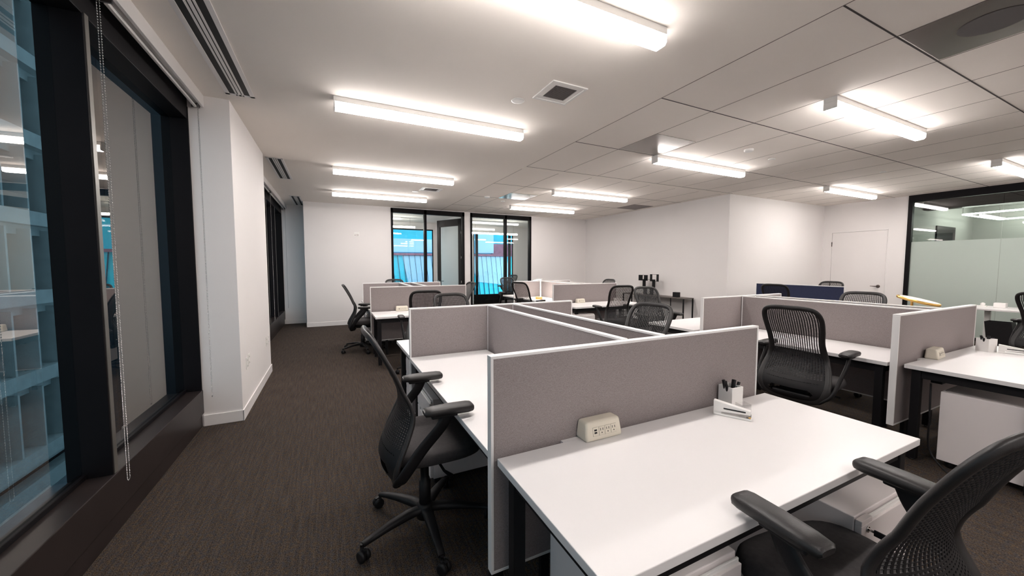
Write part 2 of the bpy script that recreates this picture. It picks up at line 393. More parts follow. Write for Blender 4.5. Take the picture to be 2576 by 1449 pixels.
# rooms behind the far fronts
struct('wall_office_rear', bx(.40, 1.62, 13.6, 13.72, 0, H).box(3.36, 4.92, 13.6, 13.72, 0, H).box(6.62, 7.9, 13.6, 13.72, 0, H).box(1.62, 3.36, 13.6, 13.72, 2.80, H).box(4.92, 6.62, 13.6, 13.72, 2.80, H), 'wall_paint')
struct('wall_office_side', bx(.28, .40, YF + .12, 13.72, 0, H).box(3.46, 3.58, YF + .12, 13.6, 0, H).box(7.80, 7.92, YF + .12, 13.72, 0, H), 'wall_paint')
struct('ceiling_office', bx(.28, 7.92, YF + .12, 13.72, H, H + .1), 'ceiling_paint')
for nm, x0, x1, ms in (('window_5', 1.62, 3.36, []), ('window_6', 4.92, 6.62, [5.05, 6.45])):
    r = sroot(nm); f = MB()
    f.box(x0, x1, 13.56, 13.66, 0, .36); f.box(x0, x1, 13.6, 13.66, 2.76, 2.80); f.box(x0, x0 + .04, 13.6, 13.66, .36, 2.8); f.box(x1 - .03, x1, 13.6, 13.66, .36, 2.8)
    for m_ in ms: f.box(m_ - .03, m_ + .05, 13.56, 13.66, .36, 2.78)
    f.build('frame', 'black_frame', r, bevel=.003)
    bx(x0, x1, 13.63, 13.64, .36, 2.78).build('pane', 'office_glass', r)

# ------------------------------------------------------------ white flush door in the recess
dw = sroot('door_2', (XR, 3.96, 0))
f = MB(); f.box(-.006, .05, -.015, -.004, 0, 2.325); f.box(-.006, .05, 1.042, 1.05, 0, 2.325); f.box(-.006, .05, -.015, 1.05, 2.314, 2.325)
f.build('door_frame', 'white_trim', dw)
bx(.0, .045, 0, 1.038, .008, 2.31).build('door_leaf', 'wall_paint', dw, bevel=.002)
bx(.046, .05, -.004, 1.042, 0.0, 2.314).build('shadow_gap', 'slot_black', dw)
for z in (1.0, 2.03, .25): MB().sweep([(-.004, 1.042, z - .055), (-.004, 1.042, z + .055)], .010, n=8).build('hinge', 'dark_nickel', dw)
mx = Matrix.Translation((0, .11, 1.01)) @ Matrix.Rotation(-PI / 2, 4, 'Y')
MB().lathe([(.036, 0), (.036, .008), (.024, .016), (.016, .03), (.014, .05)], 24, mx).sweep([(-.05, .11, 1.01), (-.055, .15, 1.01), (-.052, .235, 1.012)], [.011, .010, .007], n=8).build('door_handle', 'dark_nickel', dw)

# ------------------------------------------------------------ glass meeting room on the right
wr = sroot('window_7'); f = MB(); GX0, GX1 = XR - .02, XR + .08
f.box(GX0, GX1, YB, 3.64, 2.875, H); f.box(GX0, GX1, 3.57, 3.64, 0, 2.875); f.box(GX0, GX1, YB, 3.57, 0, .06)
f.build('frame', 'black_frame', wr, bevel=.003)
seams = [3.57, 2.35, 1.13, -.09, -1.31, YB]
for a, b in zip(seams, seams[1:]):
    p = bx(XR + .030, XR + .040, b + .004, a - .0, .06, 2.875).build('pane', 'dark_office_glass', wr)
    bx(XR + .0265, XR + .0285, b + .004, a, .06, 2.01).build('frosted_film', 'frosted_glass', p)
struct('wall_meeting_far', bx(XR + .12, 15.6, 3.66, 3.78, 0, H), 'grey_wall')
struct('wall_meeting_rear', bx(15.5, 15.62, YB, 3.66, 0, H), 'grey_wall')
struct('ceiling_meeting', bx(XR + .12, 15.6, YB, 3.78, H, H + .1), 'grey_wall')
struct('trim_5', bx(12.3, 12.55, YB, 3.66, 2.76, H), 'black_frame')
md = sroot('door_3', (13.05, 3.66, 0)); bx(0, 1.15, -.03, 0, 0, 2.45).build('door_leaf', 'black_frame', md, bevel=.004)
bx(.08, .12, -.06, -.03, .95, 1.25).build('door_handle', 'steel', md)
rl = thing('pendant_light', 'angular glowing tube frame hung in the glass meeting room', 'light', (13.6, 1.9, 2.65))
MB().sweep([(-.65, 1.32, 0), (1.5, 1.25, 0), (1.1, -.7, 0), (-1.0, -1.0, 0)], .016, n=8, closed=True).build('light_tube', 'lens_office', rl)
for p in ((-.65, 1.32), (1.5, 1.25), (1.1, -.7), (-1.0, -1.0)): MB().sweep([(*p, 0), (*p, H - 2.65)], .004, n=6).build('cable', 'steel', rl)

# ------------------------------------------------------------ ceiling fixtures
def linear_light():
    t = thing('ceiling_light', '', 'light', (0, 0, H)); L = 1.92
    hh = MB(); hh.box(0, L, -.052, .052, -.045, 0); hh.box(0, .012, -.052, .052, -.105, -.045); hh.build('housing', 'white_plastic', t, bevel=.002)
    poly = [(-.050, -.045), (.050, -.045), (.050, -.088), (.036, -.106), (-.036, -.106), (-.050, -.088)]
    m = MB(); n = len(poly)
    vs = [(x, p[0], p[1]) for x in (.012, L) for p in poly]
    m.add(vs, [tuple(range(n))[::-1], tuple(range(n, 2 * n))] + [(k, (k + 1) % n, (k + 1) % n + n, k + n) for k in range(n)])
    m.build('diffuser', 'lens', t)
    return t
ll = linear_light(); G = 'glowing linear ceiling fixtures'
LIGHTS = [(.05, 1.845, 'largest glowing ceiling light, cut off by the top edge of the photo'),
 (.05, 3.83, 'long glowing ceiling light on the plaster ceiling right of the striped slot diffuser'),
 (.04, 6.45, 'glowing light on plaster ceiling, second in line before the far wall'),
 (.03, 8.49, 'last glowing light on the plaster ceiling, nearest the white far wall'),
 (4.10, 1.86, 'big glowing light under the tiled ceiling, large fixture at upper right'),
 (4.06, 3.86, 'glowing tile ceiling light touching the shiny metal ceiling panel'),
 (4.05, 6.48, 'glowing tile ceiling light behind the smooth ceiling band, before the far wall'),
 (4.08, 8.55, 'farthest glowing tile ceiling light, beside the second glazed office front'),
 (8.57, 3.88, 'short-looking glowing light above the plain white door'),
 (8.62, 1.86, 'glowing light at right edge of photo before the frosted glass room'),
 (.05, -1.2, 'added unseen ceiling light behind the camera near the window'),  # from here on: unseen fixtures, added to light the front of the room
 (4.08, -1.2, 'added unseen ceiling light behind the camera in the middle of the room'),
 (8.62, -1.2, 'added unseen ceiling light behind the camera by the glass room')]
for i, (x, y, lb) in enumerate(LIGHTS):
    o = ll if i == 0 else dup(ll, (x, y, H), 0, lb)
    o.location = (x, y, H); o['label'] = lb; o['group'] = G
def office_light(x, y, z, L, label, rz=0):
    t = thing('pendant_light', label, 'light', (x, y, z), rz)
    bx(0, L, -.04, .04, .03, .07).build('housing', 'white_plastic', t, bevel=.003)
    bx(0, L, -.038, .038, -.02, .03).build('diffuser', 'lens_office', t, bevel=.008)
    for q in (.15, L - .15): MB().sweep([(q, 0, .07), (q, 0, H - z)], .003, n=6).build('cable', 'steel', t)
office_light(.9, 12.3, 2.72, 1.55, 'hanging linear light inside the left glazed office')
office_light(4.3, 12.1, 2.60, 1.75, 'hanging linear light inside the right glazed office')

def slot_diffuser(y0, y1, label):
    t = thing('slot_diffuser', label, 'air vent', (-.70, y0, H), 0, 'slot air diffusers along the window side'); L = y1 - y0
    f = MB()
    for a, b in ((-.108, -.075), (-.032, -.018), (-.010, .010), (.018, .032), (.076, .108)): f.box(a, b, 0, L, -.006, 0)
    f.box(-.108, .108, 0, .03, -.006, 0); f.box(-.108, .108, L - .03, L, -.006, 0)
    f.build('frame', 'white_trim', t, bevel=.001)
    bx(-.08, .08, .02, L - .02, -.002, -.0005).build('slot', 'slot_black', t)
    return t
slot_diffuser(2.35, 4.15, 'large two-slot black and white ceiling diffuser above the nearest window')
slot_diffuser(6.28, 7.72, 'two-slot ceiling diffuser just past the white column')
slot_diffuser(9.50, 10.92, 'small far two-slot ceiling diffuser by the alcove')
def grille(x0, x1, y0, y1, label):
    t = thing('ceiling_grille', label, 'air vent', ((x0 + x1) / 2, (y0 + y1) / 2, H), 0, 'square ceiling air grilles'); a = (x1 - x0) / 2; b = (y1 - y0) / 2
    f = MB()
    for k, (w0, w1, z) in enumerate(((1.0, .86, -.010), (.86, .62, -.005))):
        f.box(-a * w0, a * w0, -b * w0, -b * w1, z, 0); f.box(-a * w0, a * w0, b * w1, b * w0, z, 0); f.box(-a * w0, -a * w1, -b * w1, b * w1, z, 0); f.box(a * w1, a * w0, -b * w1, b * w1, z, 0)
    f.build('frame', 'white_plastic', t, bevel=.002)
    g = MB(); g.box(-a * .62, a * .62, -b * .62, b * .62, -.0015, -.0005); g.build('backing', 'slot_black', t)
    l = MB(); n = 14
    for k in range(n):
        q = -a * .62 + a * 1.24 * (k + .5) / n; l.box(q - .0016, q + .0016, -b * .62, b * .62, -.005, -.002)
        q = -b * .62 + b * 1.24 * (k + .5) / n; l.box(-a * .62, a * .62, q - .0016, q + .0016, -.0052, -.0018)
    l.build('egg_crate', 'speaker_grey', t)
grille(1.675, 2.025, 2.68, 3.04, 'square egg-crate air grille on the plaster ceiling between the two nearest lights')
grille(1.62, 2.03, 7.36, 7.68, 'small square air grille between the two far plaster ceiling lights')
def disc(x, y, r, hgt, name, label, cat, m='white_plastic'):
    o = MB().lathe([(r, H), (r, H - hgt * .6), (r * .8, H - hgt)], 24).build(name, m); o['label'] = label; o['category'] = cat
    for v in o.data.vertices: v.co.z -= H
    o.location = (x, y, H); return o
disc(1.587, 3.156, .062, .006, 'sprinkler_cover', 'flat round sprinkler cover next to the near square ceiling grille', 'sprinkler cover')
disc(1.58, 7.83, .062, .012, 'sprinkler_cover', 'flat round sprinkler cover beside the far square grille', 'sprinkler cover')
disc(4.97, 3.13, .055, .03, 'smoke_detector', 'white smoke detector on the tiled ceiling beyond the big right light', 'detector')
disc(5.71, 3.26, .045, .008, 'sprinkler_cover', 'thin round sprinkler cover on tiles right of the smoke detector', 'sprinkler cover')
disc(3.12, 7.72, .06, .03, 'smoke_detector', 'far smoke detector on tiles near the small metal panel', 'detector')
disc(3.69, 8.13, .045, .01, 'sprinkler_cover', 'thin round sprinkler cover on tiles by the farthest light', 'sprinkler cover')
disc(8.1, 2.9, .045, .01, 'sprinkler_cover', 'thin round sprinkler cover on tiles before the white door light', 'sprinkler cover')
def cpanel(x0, x1, y0, y1, label, m='metal_panel', spk=False):
    t = thing('ceiling_panel', label, 'ceiling panel', ((x0 + x1) / 2, (y0 + y1) / 2, H), 0); a = (x1 - x0) / 2 - .008; b = (y1 - y0) / 2 - .008
    bx(-a, a, -b, b, -.004, 0).build('plate', m, t, bevel=.001)
    if spk: MB().lathe([(.15, -.0075), (.15, -.004)], 36).build('speaker_grille', 'speaker_mesh', t)
cpanel(3.41, 4.08, 3.215, 3.865, 'shiny metal access panel among ceiling tiles at the end of a light')
cpanel(3.42, 4.09, .53, 1.195, 'grey ceiling panel with round speaker grille in top right corner', 'metal_panel', True)
cpanel(3.41, 4.08, 7.12, 7.78, 'small far shiny ceiling panel before the glazed offices')
cpanel(6.84, 7.50, 3.22, 3.86, 'matt grey ceiling panel between smoke detector and the white door light', 'ceiling_tile')
cpanel(6.84, 7.50, 7.12, 7.78, 'dull grey ceiling panel near the wall above the console table', 'speaker_grey')

# ------------------------------------------------------------ wall devices
def outlet(x, y, z, label, rz=0, wdt=.075, hgt=.12, name='wall_outlet', cat='wall outlet', face=True):
    t = thing(name, label, cat, (x, y, z), rz)
    bx(0, .006, -wdt / 2, wdt / 2, -hgt / 2, hgt / 2).build('cover_plate', 'white_plastic', t, bevel=.002)
    if face:
        for q in (-.03, .03): 
            s_ = bx(.006, .009, -.017, .017, q - .015, q + .015).build('socket', 'white_plastic', t, bevel=.001)
            bx(.009, .0095, -.008, -.005, q - .006, q + .006).box(.009, .0095, .005, .008, q - .006, q + .006).build('slot', 'slot_black', s_)
    else:
        bx(.006, .02, -wdt * .35, wdt * .35, -hgt * .25, hgt * .05).build('sensor', 'steel' if cat == 'wall device' else 'white_plastic', t, bevel=.004)
outlet(-.815, 4.56, .50, 'white power outlet low on the column, nearer the camera', 0)
outlet(-.815, 4.66, .515, 'white data outlet close beside the nearer column outlet', 0)
outlet(-.815, 5.80, .49, 'white narrow outlet low on the column far end', 0, .05)
outlet(-.815, 5.95, .495, 'white power outlet at the far edge of the column', 0)
outlet(.575, YF, 2.275, 'small white alarm strobe high on the far wall', -PI / 2, .125, .125, 'wall_alarm', 'wall device', False)
outlet(7.68, 8.75, 1.22, 'tiny wall sensor left of the abstract sculpture', PI, .035, .05, 'wall_sensor', 'wall sensor', False)

# ------------------------------------------------------------ office chair
def make_chair():
    t = thing('office_chair', '', 'chair')
    prof = [(1.175, -.315), (1.12, -.290), (1.04, -.245), (.95, -.195), (.86, -.155), (.78, -.135), (.70, -.145), (.62, -.185), (.54, -.228), (.47, -.245), (.41, -.225), (.36, -.165)]
    prof_s = [(p.x, p.y) for p in spline([(a, b, 0) for a, b in prof], 8)]
    half = [(0, 1.172), (.09, 1.170), (.16, 1.158), (.200, 1.128), (.218, 1.07), (.216, .98), (.205, .89), (.207, .80), (.228, .70), (.252, .61), (.262, .53), (.248, .45), (.205, .39), (.11, .362), (0, .357)]
    def P(y, z):
        b = .066 if z < .74 else (.066 - (z - .74) * .40 if z < .86 else .018 + (z - .86) * .06)
        return Vector((smooth_table(prof_s, z) + b * (y / .25) ** 2, y, z))
    hs = spline([(a, b, 0) for a, b in half], 5)
    path = [(p.x, p.y) for p in hs] + [(-p.x, p.y) for p in reversed(hs[1:-1])]
    pts = [P(y, z) for y, z in path]
    # frame: flat band along the outline, wide across the face, pulled in by its half width
    def wid(z): return .019 if z > .9 else (.019 + (.9 - z) * .03 if z > .6 else .028)
    ctr = Vector((0, 0, .75))
    inner = []
    for (y, z) in path:
        d_ = Vector((-y, (.97 if z > 1.0 else .62 if z < .5 else z) - z, 0))
        if d_.length > 1e-6: d_.normalize()
        k = wid(z) * .9
        inner.append(P(y + d_.x * k, z + d_.y * k))
    m = len(inner); fr = MB(); n = 10; vs = []
    for i in range(m):
        tan = (inner[(i + 1) % m] - inner[i - 1]).normalized()
        nrm = Vector((1, 0, .25)).normalized(); nrm = (nrm - tan * nrm.dot(tan)).normalized(); side = tan.cross(nrm)
        z = inner[i].z
        for k in range(n):
            q = 2 * PI * k / n; vs.append(inner[i] + side * wid(z) * math.cos(q) + nrm * .0115 * math.sin(q))
    fr.add(vs, [(j * n + k, j * n + (k + 1) % n, ((j + 1) % m) * n + (k + 1) % n, ((j + 1) % m) * n + k) for j in range(m) for k in range(n)], True)
    bk = fr.build('backrest', 'grey_plastic', t)
    # membrane
    zt = [1.145]
    while zt[-1] > .39:
        z = zt[-1]; tie = len(zt) % 2 == 1
        zt.append(z - ((.0025 if tie else .0085) if z > .735 else (.0065 if tie else .0050)))
    def hw(z):
        best = 0
        for a, b in zip(hs, hs[1:]):
            if (a.y - z) * (b.y - z) <= 0 and abs(a.y - b.y) > 1e-9: best = max(best, a.x + (b.x - a.x) * (z - a.y) / (b.y - a.y))
        return best - wid(z)
    NS = 23; cols = [-1.0]
    for i in range(NS * 2 + 1): cols.append(cols[-1] + (1.14 if i % 2 else .86))
    cols = [(c + 1) / (cols[-1] + 1) * 2 - 1 for c in cols]
    mem = MB(); rows = [[P(c * max(hw(z), .01), z) for c in cols] for z in zt]
    vs = [p for r_ in rows for p in r_]; nc = len(cols); fs = []
    for j in range(len(zt) - 1):
        z = (zt[j] + zt[j + 1]) / 2; w_ = hw(z)
        for i in range(nc - 1):
            gap = i % 2 == 1; y = (cols[i] + cols[i + 1]) / 2 * w_; hole = False
            if z > .575: hole = gap and j % 2 == 1
            elif .545 < z < .556: hole = gap and j % 2 == 1 and abs(y) < .19
            elif .425 < z < .485: hole = abs(y) < .165 - abs(z - .455) * 1.2
            if not hole: fs.append((j * nc + i, j * nc + i + 1, (j + 1) * nc + i + 1, (j + 1) * nc + i))
    mem.add(vs, fs, False); mem.build('slatted_back', 'black_plastic', bk, solid=.0025)
    # seat
    seat = MB(); ring = []
    def so(r, z, dx=0): return [(.04 + dx + .255 * r * math.copysign(abs(math.cos(a)) ** .62, math.cos(a)), .262 * r * math.copysign(abs(math.sin(a)) ** .62, math.sin(a)), z - (.025 * max(0, math.cos(a)) ** 4 * r)) for a in [2 * PI * k / 40 for k in range(40)]]
    rings = [so(.90, .478), so(.99, .488), so(1.02, .508), so(1.0, .535), so(.95, .550), so(.82, .556), so(.5, .553), so(.1, .551)]
    vs = [p for r_ in rings for p in r_]; fs = [(j * 40 + k, j * 40 + (k + 1) % 40, (j + 1) * 40 + (k + 1) % 40, (j + 1) * 40 + k) for j in range(7) for k in range(40)]
    fs += [tuple(range(40))[::-1], tuple(range(280, 320))]; seat.add(vs, fs, True); seat.build('seat', 'seat_fabric', t)
    mc = MB(); mc.box(-.16, .13, -.10, .10, .41, .478); mc.box(-.20, -.10, -.14, .14, .395, .44); mc.build('tilt_mechanism', 'black_plastic', t, bevel=.012)
    MB().sweep([(.05, -.09, .425), (.06, -.20, .415), (.085, -.245, .405)], [.008, .008, .016], [.006, .006, .008], n=8).build('lever', 'black_plastic', t)
    for s_ in (-1, 1):
        a = MB(); pth = spline([(-.12, s_ * .13, .405), (-.175, s_ * .21, .41), (-.155, s_ * .268, .475), (-.07, s_ * .290, .60), (.02, s_ * .298, .70), (.055, s_ * .300, .765)], 6)
        a.sweep(pth, .030, .011, n=10, up=(0, 1, 0.2), power=3.5)
        arm = a.build('armrest', 'black_plastic', t)
        pp = MB(); L0, L1 = -.065, .185
        secs = [(L0, .026, .008), (L0 + .006, .036, .016), (L0 + .05, .042, .020), (.06, .044, .022), (L1 - .03, .043, .022), (L1 - .008, .039, .019), (L1 - .001, .032, .013), (L1 + .002, .020, .006)]
        pp.sweep([(x, s_ * .298, .784 - max(0, x - .05) * .02) for x, _, _ in secs], [q[1] for q in secs], [q[2] for q in secs], n=14, power=3.2)
        pp.build('arm_pad', 'grey_plastic', arm)
        bx(-.03, .10, s_ * .298 - .028, s_ * .298 + .028, .752, .774).build('pad_bracket', 'black_plastic', arm, bevel=.006)
    MB().lathe([(.033, .10), (.033, .27), (.024, .275), (.024, .42)], 20).build('gas_lift', 'black_plastic', t)
    b = MB(); b.lathe([(.05, .062), (.052, .10), (.045, .135), (.035, .145)], 24); bs = b.build('base', 'black_plastic', t)
    for k in range(5):
        a = 2 * PI * k / 5 + R(18); ca, sa = math.cos(a), math.sin(a)
        lg = MB().sweep([(ca * r_, sa * r_, z) for r_, z in ((.03, .112), (.10, .116), (.2, .108), (.3, .092), (.36, .080))], [.030, .030, .025, .020, .018], [.018, .022, .018, .014, .010], n=10, power=2.8).build('leg', 'black_plastic', t)
        cs = MB(); mx = Matrix.Translation((ca * .365, sa * .365, 0)) @ Matrix.Rotation(a + R(35 * (k % 3 - 1) + 70), 4, 'Z')
        cs.sweep([(0, 0, .085), (0, 0, .055)], .009, n=8, mx=mx)
        for q in (-1, 1):
            wm = mx @ Matrix.Translation((.012, q * .015, .030)) @ Matrix.Rotation(PI / 2, 4, 'X')
            cs.lathe([(.018, -.011), (.028, -.009), (.030, 0), (.028, .009), (.018, .011)], 16, wm)
        cs.box(-.006, .030, -.006, .006, .03, .062, mx)
        cs.build('caster', 'black_plastic', lg)
    return t
chair = make_chair(); E_, N_, W_, S_ = 0.0, PI / 2, PI, -PI / 2
CHAIRS = [
 (.445, 2.07, E_ + R(0), 'black office chair in the left aisle, nearest, all five legs in view'),
 (1.40, .485, N_ - R(6), 'black office chair in bottom right corner, pulled up to the nearest white desk'),
 (3.645, 1.765, E_ + R(6), 'black slat-back chair seen from behind, right of the nearest grey divider screen'),
 (2.24, 2.34, W_ + R(8), 'black mesh chair whose broad back rises behind the central double divider'),
 (1.27, 3.99, S_ + R(4), 'grey-rimmed slat-back chair just behind the left cross divider, nearer of an overlapping pair'),
 (1.14, 5.22, N_ - R(4), 'black slat-back chair overlapped by a nearer one, at desk with small power box'),
 (.455, 7.02, E_ - R(4), 'black chair in profile at far end of the left aisle before the white wall'),
 (1.33, 8.95, S_, 'chair top peeping over the farthest left divider before blue office glass'),
 (2.22, 7.02, W_ + R(6), 'chair edge showing at the right end of the far left divider screen'),
 (3.62, 6.75, E_ + R(22), 'black mesh chair before the lit desk lamp with wooden base'),
 (4.32, 8.98, S_, 'chair top behind the lamp-lit divider, by the right glazed office'),
 (4.42, 5.03, N_ - R(14), 'black mesh chair with both arms showing, at centre far desk with stapler'),
 (4.33, 4.02, S_ - R(10), 'black mesh chair in front of the console table with sculpture'),
 (5.75, 7.05, W_, 'chair top showing above the wide far centre divider against the beige wall'),
 (7.35, 3.95, E_ + R(8), 'dark chair silhouetted against the navy blue divider'),
 (5.68, 2.20, W_ + R(10), 'grey-rimmed slat-back chair top behind the right double divider, left of brass lamp'),
 (9.02, 4.03, W_, 'chair top showing over the navy divider in front of the white door'),
 (8.0, 1.18, E_ - R(15), 'black slat-back chair cut by the right photo edge beside the sit-stand desk'),
]
for i, (x, y, rz, lb) in enumerate(CHAIRS):
    if i == 0: chair.location = (x, y, 0); chair.rotation_euler = (0, 0, rz); chair['label'] = lb
    else: dup(chair, (x, y, 0), rz, lb)
def spin(root, deg):
    for ch in kids(root):
        if ch.name.split('.')[0] in ('leg', 'base'): ch.rotation_euler = (0, 0, R(deg))
CR = [o for o in COL.objects if o.parent is None and o.get('category') == 'chair']
for i, o in enumerate(CR): spin(o, [36, 36, 10, 50, 30, 0, 48, 0, 0, 20, 0, 30, 0, 0, 25, 0, 0, 0][i])
for o in list(COL.objects):
    if o.parent is None and o.get('category') == 'chair': o['group'] = 'black office chairs at the desks'
dup(chair, (5.45, 11.6, 0), R(200), 'dark chair inside the right glazed office, seen through its pane', 'black office chairs at the desks')

# ------------------------------------------------------------ desks, screens, pedestals
DZ = .74
def desk(x0, x1, y0, y1, label, back, legs_in=.03):
    """back: side of the worktop that meets a screen ('+y', '-y', '+x', '-x')"""
    cx, cy = (x0 + x1) / 2, (y0 + y1) / 2; a, b = (x1 - x0) / 2, (y1 - y0) / 2
    t = thing('desk', label, 'desk', (cx, cy, 0), 0, 'white workstation desks')
    bx(-a, a, -b, b, DZ - .030, DZ).build('worktop', 'laminate', t, bevel=.0025)
    for sx in (-1, 1):
        for sy in (-1, 1):
            X = sx * (a - legs_in - .028); Y = sy * (b - legs_in - .028)
            lg = bx(X - .025, X + .025, Y - .025, Y + .025, .012, DZ - .031).build('leg', 'black_metal', t, bevel=.003)
            MB().lathe([(.016, 0), (.016, .012)], 12, Matrix.Translation((X, Y, 0))).build('foot', 'steel', lg)
    r_ = MB(); e = legs_in + .053
    for s in (-1, 1):
        r_.box(-a + e, a - e, s * (b - legs_in - .028) - .018, s * (b - legs_in - .028) + .018, DZ - .096, DZ - .034)
        r_.box(s * (a - legs_in - .028) - .018, s * (a - legs_in - .028) + .018, -b + e, b - e, DZ - .096, DZ - .034)
    r_.build('frame_rail', 'black_metal', t, bevel=.003)
    # cable tray under the back edge and its white clip
    k = {'+y': (-a * .8, a * .8, b - .16, b - .10), '-y': (-a * .8, a * .8, -b + .10, -b + .16), '+x': (a - .16, a - .10, -b * .8, b * .8), '-x': (-a + .10, -a + .16, -b * .8, b * .8)}[back]
    bx(*k, DZ - .14, DZ - .10).build('cable_tray', 'black_metal', t, bevel=.002)
    q = {'+y': (-a + .31, -a + .41, b, b + .022), '-y': (a - .40, a - .30, -b - .008, -b), '+x': (a, a + .012, b - .4, b - .3), '-x': (-a - .012, -a, -b + .3, -b + .4)}[back]
    bx(*q, DZ - .022, DZ - .001).build('edge_clip', 'laminate', t)
    return t
def screen(x0, x1, y0, y1, label, z0=.25, z1=1.145, m='panel_fabric', g='grey fabric desk divider screens'):
    cx, cy = (x0 + x1) / 2, (y0 + y1) / 2; a, b = (x1 - x0) / 2, (y1 - y0) / 2
    t = thing('divider_screen', label, 'divider', (cx, cy, 0), 0, g); e = .012
    f = MB()
    if a > b:
        f.box(-a, a, -b, b, z1 - e, z1); f.box(-a, a, -b, b, z0, z0 + e); f.box(-a, -a + e, -b, b, z0 + e, z1 - e); f.box(a - e, a, -b, b, z0 + e, z1 - e)
        bx(-a + e, a - e, -b + .002, b - .002, z0 + e, z1 - e).build('fabric_panel', m, t)
    else:
        f.box(-a, a, -b, b, z1 - e, z1); f.box(-a, a, -b, b, z0, z0 + e); f.box(-a, a, -b, -b + e, z0 + e, z1 - e); f.box(-a, a, b - e, b, z0 + e, z1 - e)
        bx(-a + .002, a - .002, -b + e, b - e, z0 + e, z1 - e).build('fabric_panel', m, t)
    f.build('frame', 'panel_frame', t, bevel=.0015)
    # two brackets stand the screen on the floor beam
    for q in (-.7, .7):
        if a > b: bx(a * q - .02, a * q + .02, -b * .6, b * .6, 0, z0).build('foot', 'black_metal', t)
        else: bx(-a * .6, a * .6, b * q - .02, b * q + .02, 0, z0).build('foot', 'black_metal', t)
    return t
def pedestal(x, y, rz, label, w_=.39, d_=.50, z1=.60, z0=.05, key=False):
    """origin at centre; drawers face local -y"""
    t = thing('drawer_pedestal', label, 'cabinet', (x, y, 0), rz, 'white drawer pedestals under the desks'); a, b = w_ / 2, d_ / 2
    bx(-a, a, -b + .022, b, z0, z1).build('body', 'cabinet_white', t, bevel=.003)
    hs_ = (z1 - z0 - .008)
    zz = z1 - .004
    for fr_ in (.27, .27, .46):
        dz_ = hs_ * fr_; dd = MB(); dd.box(-a + .002, a - .002, -b, -b + .020, zz - dz_ + .006, zz - .022); dd.box(-a + .002, a - .10, -b, -b + .020, zz - .022, zz - .003) if fr_ != .27 else dd.box(-a + .002, -a + .08, -b, -b + .020, zz - .022, zz - .003)
        drw = dd.build('drawer', 'cabinet_white', t, bevel=.002)
        bx(-a + .08, a - .004, -b + .008, -b + .016, zz - .022, zz - .008).build('finger_pull', 'white_plastic', drw, bevel=.002)
        zz -= dz_
    for sx in (-1, 1):
        for sy in (-1, 1): MB().lathe([(.024, 0), (.024, z0)], 14, Matrix.Translation((sx * (a - .05), sy * (b - .06), 0))).build('caster', 'black_plastic', t)
    lk = MB().lathe([(.011, 0), (.011, .004)], 16, Matrix.Translation((-a + .045, -b, z1 - .045)) @ Matrix.Rotation(PI / 2, 4, 'X')).build('lock', 'chrome', t)
    if key:
        ky = thing('key', 'black-headed key sticking out of the nearest pedestal lock', 'key', t.matrix_world @ Vector((0, 0, 0)))
        mw = Matrix.Translation((x, y, 0)) @ Matrix.Rotation(rz, 4, 'Z'); p = mw @ Vector((-a + .045, -b - .004, z1 - .045)); ky.location = p; ky.rotation_euler = (0, 0, rz)
        bx(-.0015, .0015, -.016, 0, -.004, .004).build('blade', 'chrome', ky)
        bx(-.003, .003, -.052, -.014, -.013, .009).build('bow', 'black_plastic', ky, bevel=.002)
        MB().sweep([(0, -.052 - .008 * math.sin(q), -.002 + .008 * math.cos(q)) for q in [PI * i / 6 for i in range(7)]], .001, n=6).build('ring', 'chrome', ky)
    return t
# cluster A (left)
AX0, AX1 = .565, 2.305
desk(AX0, AX1, .648, 1.302, 'nearest large white desk with pen cup, stapler and power box on it', '+y')
screen(.548, 2.262, 1.325, 1.362, 'nearest grey divider screen, the widest one, right across the middle foreground', z0=.245, z1=1.143)
desk(.555, 1.235, 1.372, 3.085, 'white desk behind the left aisle chair, between two grey dividers', '+x')
desk(1.56, 2.12, 1.372, 3.085, 'white desk right of the central double divider, before the broad mesh chair back', '-x')
screen(1.250, 1.286, 1.366, 3.098, 'left panel of the central double divider running away from the camera')
screen(1.502, 1.538, 1.366, 3.098, 'right panel of the central double divider running away from the camera')
screen(.562, 2.18, 3.105, 3.141, 'left cross divider behind the desk of the left aisle chair')
desk(.565, 2.24, 3.15, 3.85, 'white desk behind the left cross divider, one corner jutting left', '-y')
# cluster A far
desk(.55, 2.20, 5.72, 6.40, 'white desk at left carrying only a cream power box', '+y')
screen(.545, 2.19, 6.45, 6.486, 'grey divider behind the small cream power box at left')
desk(.55, 1.20, 6.50, 7.88, 'white desk at which the far aisle chair sits', '+x')
desk(1.50, 2.05, 6.50, 7.88, 'white desk hidden right of the far left double divider', '-x')
screen(1.215, 1.251, 6.49, 7.90, 'left panel of the far left double divider')
screen(1.455, 1.491, 6.49, 7.90, 'right panel of the far left double divider')
screen(.53, 2.10, 7.905, 7.941, 'farthest left divider in front of the blue office glass')
desk(.55, 2.12, 7.95, 8.62, 'white desk behind the farthest left divider', '-y')
# cluster B (right)
desk(3.955, 5.63, .565, 1.226, 'white desk at right edge with cream power box, pen cup and stapler', '+y')
screen(3.905, 5.56, 1.25, 1.292, 'grey divider at right with white end post, behind cream power box', z1=1.122)
desk(3.90, 4.575, 1.305, 2.88, 'white desk behind the slat-back chair seen from behind', '+x')
desk(4.90, 5.56, 1.305, 2.88, 'white desk carrying the brass lamp behind the right double divider', '-x')
screen(4.588, 4.624, 1.296, 2.905, 'nearer panel of the long right double divider', z1=1.122)
screen(4.85, 4.886, 1.296, 2.905, 'farther panel of the long right double divider', z1=1.122)
screen(3.885, 5.44, 2.91, 2.946, 'grey divider with white end post left of the right double divider', z1=1.122)
desk(3.80, 5.45, 2.96, 3.66, 'white desk corner left of the white-posted divider, before a mesh chair', '-y')
